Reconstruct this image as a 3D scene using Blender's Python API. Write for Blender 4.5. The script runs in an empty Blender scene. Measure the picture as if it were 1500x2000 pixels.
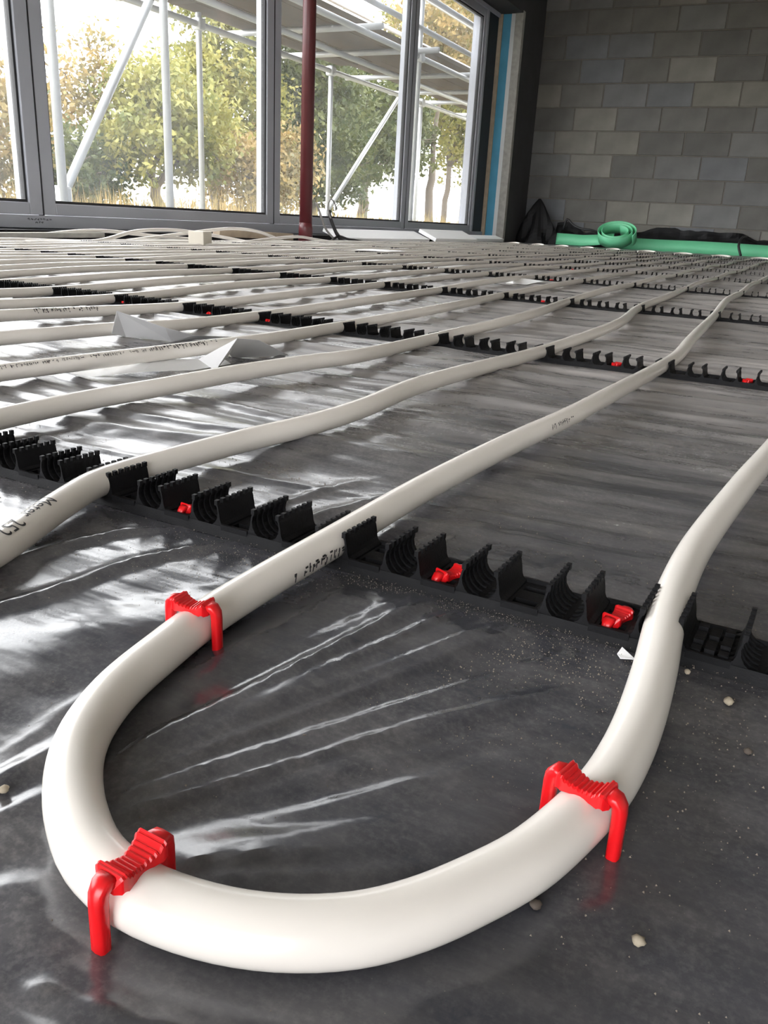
import bpy, bmesh, math, random
import numpy as np
from mathutils import Vector, Matrix

random.seed(7); RNG = np.random.RandomState(11)
scene = bpy.context.scene
COL = scene.collection
PI = math.pi

# ------------------------------------------------------------------ camera
F_PX, PITCH, ROLL, HEIGHT, YAW = 1607.6, .34018, .05406, .16, -.4483
cd = bpy.data.cameras.new('camera')
cam = bpy.data.objects.new('camera', cd); COL.objects.link(cam)
fw = Vector((math.sin(YAW)*math.cos(PITCH), math.cos(YAW)*math.cos(PITCH), -math.sin(PITCH)))
r0 = Vector((math.cos(YAW), -math.sin(YAW), 0)); u0 = r0.cross(fw)
rt = r0*math.cos(ROLL) + u0*math.sin(ROLL); up = -r0*math.sin(ROLL) + u0*math.cos(ROLL)
M = Matrix((rt, up, -fw)).transposed().to_4x4(); M.translation = (0, 0, HEIGHT)
cam.matrix_world = M
cd.sensor_fit = 'VERTICAL'; cd.sensor_height = 36; cd.lens = F_PX*36/2000
cd.clip_start = .01; cd.clip_end = 300
scene.camera = cam

# ------------------------------------------------------------------ overcast sky, exposure
w = bpy.data.worlds.new('overcast'); scene.world = w; w.use_nodes = True
bg = w.node_tree.nodes['Background']
bg.inputs[0].default_value = (.97, .975, 1, 1); bg.inputs[1].default_value = 1.0
scene.view_settings.view_transform = 'Standard'
scene.view_settings.look = 'None'
scene.view_settings.gamma = 1
scene.view_settings.use_curve_mapping = False
scene.view_settings.exposure = 3.35
scene.cycles.use_denoising = True
scene.cycles.max_bounces = 8
scene.cycles.transparent_max_bounces = 16

# ------------------------------------------------------------------ materials
def nodes(m):
    m.use_nodes = True
    return m.node_tree, m.node_tree.nodes['Principled BSDF']
def mat(name, col, rough=.5, metal=0, spec=.5, var=0, vscale=20, bump=0, bscale=80, coat=0, objvar=0, trans=0):
    m = bpy.data.materials.new(name); t, b = nodes(m)
    b.inputs['Base Color'].default_value = (*col, 1); b.inputs['Roughness'].default_value = rough
    b.inputs['Metallic'].default_value = metal; b.inputs['Specular IOR Level'].default_value = spec
    b.inputs['Coat Weight'].default_value = coat
    L = t.links.new
    if var or objvar or bump:
        tc = t.nodes.new('ShaderNodeTexCoord')
    if var or objvar:
        c2 = t.nodes.new('ShaderNodeHueSaturation'); c2.inputs['Color'].default_value = (*col, 1)
        ma = t.nodes.new('ShaderNodeMath'); ma.operation = 'ADD'; ma.inputs[0].default_value = 1 - var*.5 - objvar*.5
        if var:
            n = t.nodes.new('ShaderNodeTexNoise'); n.inputs['Scale'].default_value = vscale; n.inputs['Detail'].default_value = 6
            L(tc.outputs['Object'], n.inputs['Vector'])
            mm = t.nodes.new('ShaderNodeMath'); mm.operation = 'MULTIPLY_ADD'; mm.inputs[1].default_value = var*2; mm.inputs[2].default_value = 1 - var - objvar*.5
            L(n.outputs['Fac'], mm.inputs[0]); L(mm.outputs[0], ma.inputs[0])
        if objvar:
            oi = t.nodes.new('ShaderNodeObjectInfo'); mo = t.nodes.new('ShaderNodeMath'); mo.operation = 'MULTIPLY'; mo.inputs[1].default_value = objvar
            L(oi.outputs['Random'], mo.inputs[0]); L(mo.outputs[0], ma.inputs[1])
        else: ma.inputs[1].default_value = 0
        L(ma.outputs[0], c2.inputs['Value']); L(c2.outputs[0], b.inputs['Base Color'])
    if bump:
        n2 = t.nodes.new('ShaderNodeTexNoise'); n2.inputs['Scale'].default_value = bscale; n2.inputs['Detail'].default_value = 5
        bp = t.nodes.new('ShaderNodeBump'); bp.inputs['Strength'].default_value = bump; bp.inputs['Distance'].default_value = .004
        L(tc.outputs['Object'], n2.inputs['Vector']); L(n2.outputs['Fac'], bp.inputs['Height']); L(bp.outputs[0], b.inputs['Normal'])
    return m

MT = {}
MT['pipe'] = mat('white_pipe_plastic', (.82, .775, .715), .19, spec=.5, var=.05, vscale=9)
MT['rail'] = mat('black_rail_plastic', (.009, .009, .010), .62, spec=.15, var=.5, vscale=120, bump=.12, bscale=900)
MT['red'] = mat('red_plastic', (.72, .008, .012), .28, spec=.5)
MT['ink'] = mat('print_ink', (.03, .028, .03), .6)
MT['slab'] = mat('slab', (.12, .12, .12), .9)
MT['frame'] = mat('grey_aluminium', (.40, .415, .46), .42, spec=.5, var=.08, vscale=6)
MT['frame_dark'] = mat('dark_rubber_seal', (.02, .02, .022), .6)
MT['mortar'] = mat('mortar', (.17, .155, .135), .95, var=.25, vscale=14)
MT['plaster'] = mat('shade_toned_render', (.05, .05, .053), .9, var=.3, vscale=5)  # near-black colour includes the shade on the wall turned from the window
MT['ceiling'] = mat('ceiling_board', (.82, .80, .77), .9)
MT['plaster_light'] = mat('pale_plaster', (.68, .66, .62), .9)
MT['timber'] = mat('raw_timber', (.42, .34, .25), .75, var=.3, vscale=18)
MT['timber_grey'] = mat('weathered_timber', (.36, .35, .32), .8, var=.35, vscale=25)
MT['board'] = mat('scaffold_board', (.11, .078, .048), .85, var=.35, vscale=6, objvar=.3)  # brown darkened to hold the shadow under the deck
MT['blue'] = mat('blue_foam', (.10, .40, .60), .6, var=.3, vscale=4)
MT['whitefoam'] = mat('white_foam', (.75, .77, .77), .6)
MT['galv'] = mat('galvanised_tube', (.62, .64, .66), .45, metal=.35, var=.15, vscale=12)
MT['redoxide'] = mat('red_oxide_paint', (.085, .012, .015), .38, var=.25, vscale=8)
MT['paper'] = mat('white_paper', (.83, .83, .83), .7)
MT['green'] = mat('green_foam', (.17, .62, .34), .45, var=.1, vscale=5)
MT['blackfilm'] = mat('black_film', (.006, .006, .007), .55, spec=.25)
MT['cable'] = mat('black_cable', (.02, .02, .022), .45)
MT['cablegrey'] = mat('grey_cable', (.30, .29, .28), .5)
MT['stone'] = mat('pebble_stone', (.42, .36, .27), .85, var=.4, vscale=300, objvar=.5)
MT['darkstone'] = mat('dark_crumb', (.10, .08, .065), .9, objvar=.5)
MT['grit'] = mat('sandy_grit', (.20, .17, .135), .95)
MT['bark'] = mat('bark', (.10, .08, .06), .9)
MT['ground'] = mat('rough_ground', (.13, .115, .07), .95, var=.5, vscale=1.5)
MT['cream'] = mat('cream_block', (.56, .52, .44), .85)
def leafmat(n, col):
    m = mat(n, col, .55, spec=.3)
    t = m.node_tree; b = t.nodes['Principled BSDF']
    tc = t.nodes.new('ShaderNodeTexCoord'); nz = t.nodes.new('ShaderNodeTexNoise'); nz.inputs['Scale'].default_value = 2.2; nz.inputs['Detail'].default_value = 5
    t.links.new(tc.outputs['Object'], nz.inputs['Vector'])
    cr = t.nodes.new('ShaderNodeValToRGB'); e = cr.color_ramp.elements
    e[0].position = .3; e[0].color = (col[0]*.45, col[1]*.55, col[2]*.5, 1); e[1].position = .7; e[1].color = (col[0]*1.5, col[1]*1.3, col[2]*1.1, 1)
    t.links.new(nz.outputs['Fac'], cr.inputs[0]); t.links.new(cr.outputs[0], b.inputs['Base Color'])
    tr = t.nodes.new('ShaderNodeBsdfTranslucent'); t.links.new(cr.outputs[0], tr.inputs[0])
    mx = t.nodes.new('ShaderNodeMixShader'); mx.inputs[0].default_value = .35
    t.links.new(b.outputs[0], mx.inputs[1]); t.links.new(tr.outputs[0], mx.inputs[2]); t.links.new(mx.outputs[0], t.nodes['Material Output'].inputs[0])
    return m
MT['leaf_olive'] = leafmat('leaf_olive', (.20, .205, .065))
MT['leaf_dark'] = leafmat('leaf_dark', (.075, .095, .035))
MT['leaf_brown'] = leafmat('leaf_brown', (.24, .19, .085))

# concrete blocks: grey with tints per block and pitted face
def blockmat():
    m = mat('concrete_block', (.3, .3, .29), .92, bump=.35, bscale=70)
    t = m.node_tree; b = t.nodes['Principled BSDF']; L = t.links.new
    oi = t.nodes.new('ShaderNodeObjectInfo'); cr = t.nodes.new('ShaderNodeValToRGB'); e = cr.color_ramp.elements
    e[0].position = 0; e[0].color = (.125, .122, .114, 1); e[1].position = 1; e[1].color = (.225, .216, .195, 1)
    for p, c in ((.3, (.16, .155, .142)), (.55, (.155, .162, .174)), (.8, (.205, .195, .17))):
        x = e.new(p); x.color = (*c, 1)
    L(oi.outputs['Random'], cr.inputs[0])
    tc = t.nodes.new('ShaderNodeTexCoord'); nz = t.nodes.new('ShaderNodeTexNoise'); nz.inputs['Scale'].default_value = 4; nz.inputs['Detail'].default_value = 8
    L(tc.outputs['Object'], nz.inputs['Vector'])
    hs = t.nodes.new('ShaderNodeHueSaturation'); mm = t.nodes.new('ShaderNodeMath'); mm.operation = 'MULTIPLY_ADD'; mm.inputs[1].default_value = .9; mm.inputs[2].default_value = .55
    L(nz.outputs['Fac'], mm.inputs[0]); L(mm.outputs[0], hs.inputs['Value']); L(cr.outputs[0], hs.inputs['Color']); L(hs.outputs[0], b.inputs['Base Color'])
    return m
MT['block'] = blockmat()

# glass: thin clear pane with a little dust
def glassmat():
    m = bpy.data.materials.new('window_glass'); m.use_nodes = True; t = m.node_tree; t.nodes.clear(); L = t.links.new
    o = t.nodes.new('ShaderNodeOutputMaterial'); tr = t.nodes.new('ShaderNodeBsdfTransparent'); tr.inputs[0].default_value = (.96, .965, .96, 1)
    gl = t.nodes.new('ShaderNodeBsdfGlossy'); gl.inputs['Roughness'].default_value = .01
    lw = t.nodes.new('ShaderNodeLayerWeight'); lw.inputs[0].default_value = .5      # Schlick reflectance, the same from both faces of the pane
    pw = t.nodes.new('ShaderNodeMath'); pw.operation = 'POWER'; pw.inputs[1].default_value = 5; L(lw.outputs['Facing'], pw.inputs[0])
    fr = t.nodes.new('ShaderNodeMath'); fr.operation = 'MULTIPLY_ADD'; fr.inputs[1].default_value = .96; fr.inputs[2].default_value = .04; L(pw.outputs[0], fr.inputs[0])
    m1 = t.nodes.new('ShaderNodeMixShader'); L(fr.outputs[0], m1.inputs[0]); L(tr.outputs[0], m1.inputs[1]); L(gl.outputs[0], m1.inputs[2])
    df = t.nodes.new('ShaderNodeBsdfTranslucent'); df.inputs[0].default_value = (.8, .82, .82, 1)
    tc = t.nodes.new('ShaderNodeTexCoord'); nz = t.nodes.new('ShaderNodeTexNoise'); nz.inputs['Scale'].default_value = 2.5; nz.inputs['Detail'].default_value = 6
    L(tc.outputs['Object'], nz.inputs['Vector'])
    mm = t.nodes.new('ShaderNodeMath'); mm.operation = 'MULTIPLY'; mm.inputs[1].default_value = .05; L(nz.outputs['Fac'], mm.inputs[0])
    m2 = t.nodes.new('ShaderNodeMixShader'); L(mm.outputs[0], m2.inputs[0]); L(m1.outputs[0], m2.inputs[1]); L(df.outputs[0], m2.inputs[2])
    L(m2.outputs[0], o.inputs[0]); return m
MT['glass'] = glassmat()

# black polythene with dust and scuffs
def sheetmat():
    m = bpy.data.materials.new('black_polythene'); t, b = nodes(m); L = t.links.new
    tc = t.nodes.new('ShaderNodeTexCoord')
    def noise(s, d=6, ro=.6, st=None):
        n = t.nodes.new('ShaderNodeTexNoise'); n.inputs['Scale'].default_value = s; n.inputs['Detail'].default_value = d; n.inputs['Roughness'].default_value = ro
        if st:
            mp = t.nodes.new('ShaderNodeMapping'); mp.inputs['Scale'].default_value = st; L(tc.outputs['Object'], mp.inputs[0]); L(mp.outputs[0], n.inputs['Vector'])
        else: L(tc.outputs['Object'], n.inputs['Vector'])
        return n
    a = noise(5.5, 8, .65); g = noise(420, 3, .7); s = noise(60, 6, .7)
    def ramp(n, p0, p1, o='Fac'):
        r = t.nodes.new('ShaderNodeMapRange'); r.inputs['From Min'].default_value = p0; r.inputs['From Max'].default_value = p1; L(n.outputs[o], r.inputs['Value']); return r
    def mth(op, x, y):
        m_ = t.nodes.new('ShaderNodeMath'); m_.operation = op
        for k, q in enumerate((x, y)):
            if isinstance(q, (int, float)): m_.inputs[k].default_value = q
            else: L(q, m_.inputs[k])
        return m_.outputs[0]
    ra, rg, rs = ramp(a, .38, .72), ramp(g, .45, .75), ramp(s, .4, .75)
    # the dust tint gets stronger along y, further into the room
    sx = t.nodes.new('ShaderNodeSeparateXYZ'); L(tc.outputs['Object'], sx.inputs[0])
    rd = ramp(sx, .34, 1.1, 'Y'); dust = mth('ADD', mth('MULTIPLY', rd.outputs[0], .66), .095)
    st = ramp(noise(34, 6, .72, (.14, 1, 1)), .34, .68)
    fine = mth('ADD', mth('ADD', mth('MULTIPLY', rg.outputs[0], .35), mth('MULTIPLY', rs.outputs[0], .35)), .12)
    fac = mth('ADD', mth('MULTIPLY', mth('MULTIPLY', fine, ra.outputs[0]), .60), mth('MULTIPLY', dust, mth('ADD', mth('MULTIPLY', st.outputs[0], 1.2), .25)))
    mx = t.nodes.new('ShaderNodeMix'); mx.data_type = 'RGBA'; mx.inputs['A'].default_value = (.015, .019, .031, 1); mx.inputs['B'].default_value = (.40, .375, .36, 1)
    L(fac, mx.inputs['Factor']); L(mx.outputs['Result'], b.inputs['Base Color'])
    L(mth('ADD', mth('MULTIPLY', fac, .30), .15), b.inputs['Roughness'])
    b.inputs['Specular IOR Level'].default_value = .7
    f1 = noise(14, 3, .45, (.5, 2.6, 1))
    bp = t.nodes.new('ShaderNodeBump'); bp.inputs['Strength'].default_value = .3; bp.inputs['Distance'].default_value = .005; L(f1.outputs['Fac'], bp.inputs['Height'])
    b2 = t.nodes.new('ShaderNodeBump'); b2.inputs['Strength'].default_value = .10; b2.inputs['Distance'].default_value = .001; L(s.outputs['Fac'], b2.inputs['Height']); L(bp.outputs[0], b2.inputs['Normal'])
    L(b2.outputs[0], b.inputs['Normal'])
    return m
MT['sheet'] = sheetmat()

# ------------------------------------------------------------------ mesh helpers
class MB:
    def __init__(s): s.v = []; s.f = []
    def add(s, vs, fs):
        n = len(s.v); s.v += [tuple(p) for p in vs]; s.f += [tuple(i+n for i in f) for f in fs]; return s
    def box(s, x0, x1, y0, y1, z0, z1):
        return s.add([(x0,y0,z0),(x1,y0,z0),(x1,y1,z0),(x0,y1,z0),(x0,y0,z1),(x1,y0,z1),(x1,y1,z1),(x0,y1,z1)],
                     [(0,3,2,1),(4,5,6,7),(0,1,5,4),(1,2,6,5),(2,3,7,6),(3,0,4,7)])
    def prism(s, poly, y0, y1):          # poly in (x,z), counter-clockwise seen from -y
        n = len(poly)
        return s.add([(x,y0,z) for x,z in poly]+[(x,y1,z) for x,z in poly],
                     [tuple(range(n)), tuple(range(2*n-1,n-1,-1))]+[(i,i+n,(i+1)%n+n,(i+1)%n) for i in range(n)])
    def tube(s, pts, r, n=12, cap=True):
        P = [Vector(p) for p in pts]; k = len(P); vs = []; fs = []
        rr = r if isinstance(r, (list, tuple)) else [r]*k
        t0 = (P[1]-P[0]).normalized(); side = t0.cross(Vector((0,0,1)))
        if side.length < 1e-4: side = Vector((1,0,0))
        side.normalize()
        for i in range(k):
            t = (P[min(i+1,k-1)]-P[max(i-1,0)]).normalized()
            side = (side - t*side.dot(t)).normalized(); upv = side.cross(t)
            for j in range(n):
                a = 2*PI*j/n; vs.append(P[i]+(side*math.cos(a)+upv*math.sin(a))*rr[i])
        for i in range(k-1):
            for j in range(n):
                fs.append((i*n+j, i*n+(j+1)%n, (i+1)*n+(j+1)%n, (i+1)*n+j))
        if cap: fs += [tuple(range(n-1,-1,-1)), tuple(range((k-1)*n, k*n))]
        return s.add(vs, fs)
    def mesh(s, name, m, smooth=False):
        me = bpy.data.meshes.new(name); me.from_pydata(s.v, [], s.f); me.update()
        if m: me.materials.append(MT[m] if isinstance(m, str) else m)
        if smooth: me.polygons.foreach_set('use_smooth', [True]*len(me.polygons))
        return me
    def build(s, name, m, parent=None, smooth=False):
        return link(name, s.mesh(name, m, smooth), parent)
def link(name, me, parent=None, loc=None, rz=None):
    o = bpy.data.objects.new(name, me); COL.objects.link(o)
    if parent: o.parent = parent
    if loc: o.location = loc
    if rz is not None: o.rotation_euler = (0,0,rz)
    return o
def tag(o, label, cat, group=None, kind=None):
    o['label'] = label; o['category'] = cat
    if group: o['group'] = group
    if kind: o['kind'] = kind
    return o
def struct(o, label=None):
    o['kind'] = 'structure'
    if label: o['label'] = label
    return o
def empty(name, loc=(0,0,0), rz=0):
    o = bpy.data.objects.new(name, None); COL.objects.link(o); o.location = loc; o.rotation_euler = (0,0,rz); o.empty_display_size = .05; return o
def bevel(o, wd, seg=2):
    b = o.modifiers.new('bevel', 'BEVEL'); b.width = wd; b.segments = seg; b.limit_method = 'ANGLE'; return o
def spline(pts, step):
    P = np.array(pts, float); P = np.vstack([2*P[0]-P[1], P, 2*P[-1]-P[-2]]); out = []
    for i in range(1, len(P)-2):
        a, b, c, d = P[i-1:i+3]; L = np.linalg.norm(c-b); st = step(b) if callable(step) else step
        # centripetal Catmull-Rom
        t0 = 0; t1 = t0+max(np.linalg.norm(b-a),1e-6)**.5; t2 = t1+max(L,1e-6)**.5; t3 = t2+max(np.linalg.norm(d-c),1e-6)**.5
        for t in np.linspace(t1, t2, max(2, int(L/st)+1), endpoint=False):
            A1 = (t1-t)/(t1-t0)*a+(t-t0)/(t1-t0)*b; A2 = (t2-t)/(t2-t1)*b+(t-t1)/(t2-t1)*c; A3 = (t3-t)/(t3-t2)*c+(t-t2)/(t3-t2)*d
            B1 = (t2-t)/(t2-t0)*A1+(t-t0)/(t2-t0)*A2; B2 = (t3-t)/(t3-t1)*A2+(t-t1)/(t3-t1)*A3
            out.append((t2-t)/(t2-t1)*B1+(t-t1)/(t2-t1)*B2)
    out.append(P[-2]); return np.array(out)
class VNoise:
    def __init__(s, seed): s.g = np.random.RandomState(seed).rand(256, 256)
    def __call__(s, x, y):
        xi = np.floor(x).astype(int); yi = np.floor(y).astype(int); fx = x-xi; fy = y-yi
        fx = fx*fx*fx*(fx*(fx*6-15)+10); fy = fy*fy*fy*(fy*(fy*6-15)+10)
        g = s.g; a = g[xi%256, yi%256]; b = g[(xi+1)%256, yi%256]; c = g[xi%256, (yi+1)%256]; d = g[(xi+1)%256, (yi+1)%256]
        return (a*(1-fx)+b*fx)*(1-fy)+(c*(1-fx)+d*fx)*fy

# ------------------------------------------------------------------ layout of the heating rails (y at x = c0, first channel, pitch, slope)
RAILS = [(.337,-.1823,.039,-.0425),(1.045,-.138,.038,-.05),(1.85,-.1617,.0385,-.026),(2.70,-.177,.039,.02),(3.55,-.175,.039,0),
         (4.40,-.175,.039,0),(5.25,-.175,.039,0),(6.10,-.175,.039,0),(6.95,-.175,.039,0),(7.75,-.175,.039,0)]
def rail_pt(r, m):
    y0, c0, p, sl = RAILS[r]; x = c0-p*m; return x, y0+sl*(x-c0)
LOOP = [(-.0136,.5374,.016),(-.0256,.4179,.0127),(-.0272,.3622,.0119),(-.0261,.3224,.0112),(-.0236,.2844,.0098),(-.0225,.2493,.0085),
        (-.0232,.227,.0081),(-.0250,.2095,.0081),(-.0294,.1900,.0081),(-.0362,.1695,.0081),(-.0445,.1540,.0081),(-.0535,.1405,.0081),(-.0640,.1295,.0081),
        (-.0785,.1205,.0081),(-.0949,.115,.0081),(-.1140,.1132,.0081),(-.1300,.1167,.0081),(-.1430,.1240,.0081),(-.1545,.1332,.0081),(-.1650,.1447,.0081),
        (-.1730,.1580,.0081),(-.1801,.1776,.0081),(-.1848,.205,.0081),(-.1874,.2255,.0081),(-.1880,.245,.0083),(-.1866,.2775,.0095),(-.1835,.3219,.0112),
        (-.1794,.4298,.0129),(-.1666,.5489,.0163),(-.1545,.640,.0182),(-.1465,.760,.0184),(-.1405,1.02,.0118),(-.1365,1.1218,.0125),(-.142,1.32,.0165),(-.1604,1.86,.0118)]
RUNS = {3: [(-.20,-.03,.0081),(-.272,.10,.0081),(-.300,.19,.0081),(-.3118,.2399,.0081),(-.3290,.290,.0100),(-.3378,.325,.0116),(-.3385,.3436,.0118),(-.3375,.365,.0119),(-.3255,.4441,.0133),(-.3093,.5104,.0152),(-.3019,.5705,.017),(-.3036,.6782,.0188),(-.2994,.8035,.0172)],
        4: [(-.494,.10,.0118),(-.497,.3,.0118),(-.4942,.464,.0138),(-.4789,.5358,.016),(-.4634,.6243,.0182),(-.4450,.7246,.0187),(-.4330,.7995,.0173)],
        5: [(-.650,.10,.0118),(-.648,.35,.0118),(-.6277,.5028,.0149),(-.6082,.5746,.0171),(-.5890,.6569,.0186),(-.5790,.7268,.0186),(-.5780,.8212,.0167)],
        6: [(-.806,.10,.0118),(-.798,.4,.0125),(-.7724,.6233,.0182),(-.7600,.6807,.0188),(-.7500,.7723,.018),(-.7380,.8632,.0155)],
        7: [(-.962,.10,.0118),(-.955,.45,.0125),(-.9265,.7511,.0183),(-.920,.8848,.0148)]}
def m_of(n): return 4*(n-2) if n <= 11 else 36+3*(n-11)
NRUN = 21

# ------------------------------------------------------------------ setting
struct(MB().box(-3.3,4,-4,9.8,-.25,-.012).build('floor','slab'), 'concrete floor slab under the black sheeting')

# wrinkled black polythene sheet over the whole floor
def sheet():
    def axis(segs):
        out = []
        for a, b, s in segs: out += list(np.arange(a, b-1e-9, s))
        out.append(segs[-1][1]); return np.array(out)
    xs = axis([(-2.98,-1.6,.03),(-1.6,-.9,.012),(-.9,-.45,.006),(-.45,.12,.0028),(.12,.5,.008),(.5,3.4,.06)])
    ys = axis([(-3.5,-.2,.08),(-.2,.06,.02),(.06,.62,.0028),(.62,1.3,.0045),(1.3,2.6,.010),(2.6,4.5,.022),(4.5,9.42,.05)])
    X, Y = np.meshgrid(xs, ys)
    n1, n2, n3, n4, n5 = [VNoise(k) for k in (1,2,3,4,5)]
    def ridge(v, p): return np.clip(1-np.abs(v*2-1)*1.6, 0, 1)**p
    wx = X+.12*n4(X*3,Y*3); wy = Y+.09*n5(X*2.2+5,Y*2.5)+.02*n1(X*9,Y*9)
    cross = ridge(n1(wx*1.7, wy*13), 1.5)*.0050+ridge(n2(wx*2.2+9, wy*27), 1.4)*.0028+ridge(n5(wx*2.6+2, wy*52), 1.4)*.0011+n3(X*1.7,Y*6)*.0034
    # folds fanning out from the loop's bend
    cx, cy = -.185, .075; th = np.arctan2(Y-cy, X-cx); rr = np.hypot(X-cx, Y-cy)
    fan = ridge(n3(th*8.5+3+.35*n1(X*16,Y*16), rr*2.2), 1.5)*.0032+ridge(n4(th*17+.5*n2(X*12,Y*12), rr*3.5), 1.6)*.0021
    fan *= np.clip((rr-.03)/.05, 0, 1)*np.clip((.42-rr)/.16, 0, 1)
    lf = ridge(n5((X*.93-Y*.37)*26+.6*n1(X*14,Y*14), Y*3), 1.6)*.003
    a_mid = np.clip((Y-.36)/.12, 0, 1); near = 1-a_mid
    right = np.clip((X+.10)/.09, 0, 1)
    left = np.clip((-.17-X)/.03, 0, 1)
    H = cross*a_mid*(1-.25*np.clip((X+.30)/.25, 0, 1)*np.clip((1.2-Y)/.3, 0, 1)) + near*(fan*(1-right)*(1-left)+lf*left+.0012*n2(X*18,Y*22)*right)
    H += .0006*n2(X*60,Y*90)
    for r in range(4):
        y0, c0, p, sl = RAILS[r]; d = np.abs(Y-(y0+sl*(X-c0)))
        H *= np.clip((d-.012)/.03, 0, 1)*.95+.05
    for q in spline(LOOP[:28], .02)[:, :2]:
        pass
    L = spline(LOOP[:28], .008)[:, :2]
    sel = np.where((X > -.24) & (X < .03) & (Y > .08) & (Y < .34))
    dd = np.min(np.hypot(X[sel][:, None]-L[None, :, 0], Y[sel][:, None]-L[None, :, 1]), axis=1)
    H[sel] *= np.clip((dd-.004)/.014, .06, 1)
    Z = H-.0004
    ny, nx = X.shape; vs = np.stack([X, Y, Z], -1).reshape(-1, 3)
    i = np.arange((ny-1)*(nx-1)); r = i//(nx-1); c = i % (nx-1); a = r*nx+c
    fs = np.stack([a, a+1, a+nx+1, a+nx], -1)
    me = bpy.data.meshes.new('polythene_sheet')
    me.vertices.add(len(vs)); me.vertices.foreach_set('co', vs.ravel())
    me.loops.add(fs.size); me.loops.foreach_set('vertex_index', fs.ravel())
    me.polygons.add(len(fs)); me.polygons.foreach_set('loop_start', np.arange(0, fs.size, 4))
    me.update(calc_edges=True); me.validate()
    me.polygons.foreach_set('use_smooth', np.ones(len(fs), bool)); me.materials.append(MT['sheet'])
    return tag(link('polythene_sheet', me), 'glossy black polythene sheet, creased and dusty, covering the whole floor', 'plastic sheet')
sheet()

# block wall at the far end
def wall_y(x): return 9.508+.0263*x
def back_wall():
    ang = math.atan(.0263)
    w_ = MB().box(-3.3,3.6,.006,.2,-.25,2.9).build('wall_back','mortar'); w_.location = (0,9.508,0); w_.rotation_euler = (0,0,ang)
    struct(w_, 'bare grey concrete block wall at the far end')
    ln = .434
    variants = []
    for k in range(3):
        m = MB(); e = .004
        # block face with slightly chamfered edges
        x0, x1, z0, z1 = 0, ln, 0, .215
        m.add([(x0,.03,z0),(x1,.03,z0),(x1,.03,z1),(x0,.03,z1),(x0,e,z0),(x1,e,z0),(x1,e,z1),(x0,e,z1),(x0+e,0,z0+e),(x1-e,0,z0+e),(x1-e,0,z1-e),(x0+e,0,z1-e)],
              [(8,9,10,11),(4,5,9,8),(5,6,10,9),(6,7,11,10),(7,4,8,11),(0,1,5,4),(1,2,6,5),(2,3,7,6),(3,0,4,7)])
        variants.append(m.mesh('block','block'))
    for c in range(-1, 12):
        z = .0267+.225*c+.005
        off = -2.105 if c % 2 else -2.30
        off += random.uniform(-.02,.02); x = off-.444*3
        while x < 3.1:
            if x > -3.28: 
                b = link('block', random.choice(variants), w_, (x+.005, -.0005-random.random()*.003, z))
            x += .444
back_wall()

# inner-leaf pier between window and corner, lintel and reveal strips
pier = MB().box(-3.25,-2.984,8.77,9.44,-.25,2.9).build('wall_left','plaster'); struct(pier, 'wall return beside the window, shade put into its dark colour')
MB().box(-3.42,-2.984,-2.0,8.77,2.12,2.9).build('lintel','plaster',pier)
for n,(a,b,d,m_,l) in enumerate(((-3.262,-3.19,.012,'timber','pale timber jamb strip beside the window frame'),(-3.19,-3.104,.0,'blue','bright blue insulation strip in the window reveal'),(-3.104,-3.06,.008,'whitefoam','white foam strip beside the blue insulation'),(-3.06,-2.98,.018,'timber_grey','weathered grey timber batten edging the window reveal'))):
    struct(bevel(MB().box(a,b,8.73-d,8.775,.005,2.14).build('trim_%d'%(n+1), m_), .003), l)
struct(MB().box(-3.42,-3.03,-1.9,8.73,-.25,.043).build('trim_5','blackfilm'), 'black film covered threshold under the sliding doors')
struct(MB().box(-3.42,3.7,-3.8,9.8,2.62,2.9).build('ceiling','ceiling'), 'plain board ceiling')
struct(MB().box(3.4,3.6,-3.6,9.8,-.25,2.9).build('wall_right','plaster_light'), 'plain pale side wall')
fr_ = MB().box(-3.42,-2.0,-3.8,-3.6,-.25,2.9).build('wall_front','mortar'); struct(fr_, 'unseen rear wall with a wide opening added for fill light')  # opening behind the camera, added and sized to let fill light in
MB().box(1.6,3.6,-3.8,-3.6,-.25,2.9).build('pier','mortar',fr_); MB().box(-2.0,1.6,-3.8,-3.6,2.2,2.9).build('lintel','mortar',fr_)
MB().box(-3.42,-2.984,-3.6,-1.9,-.25,2.9).build('pier','plaster',pier)

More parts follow.
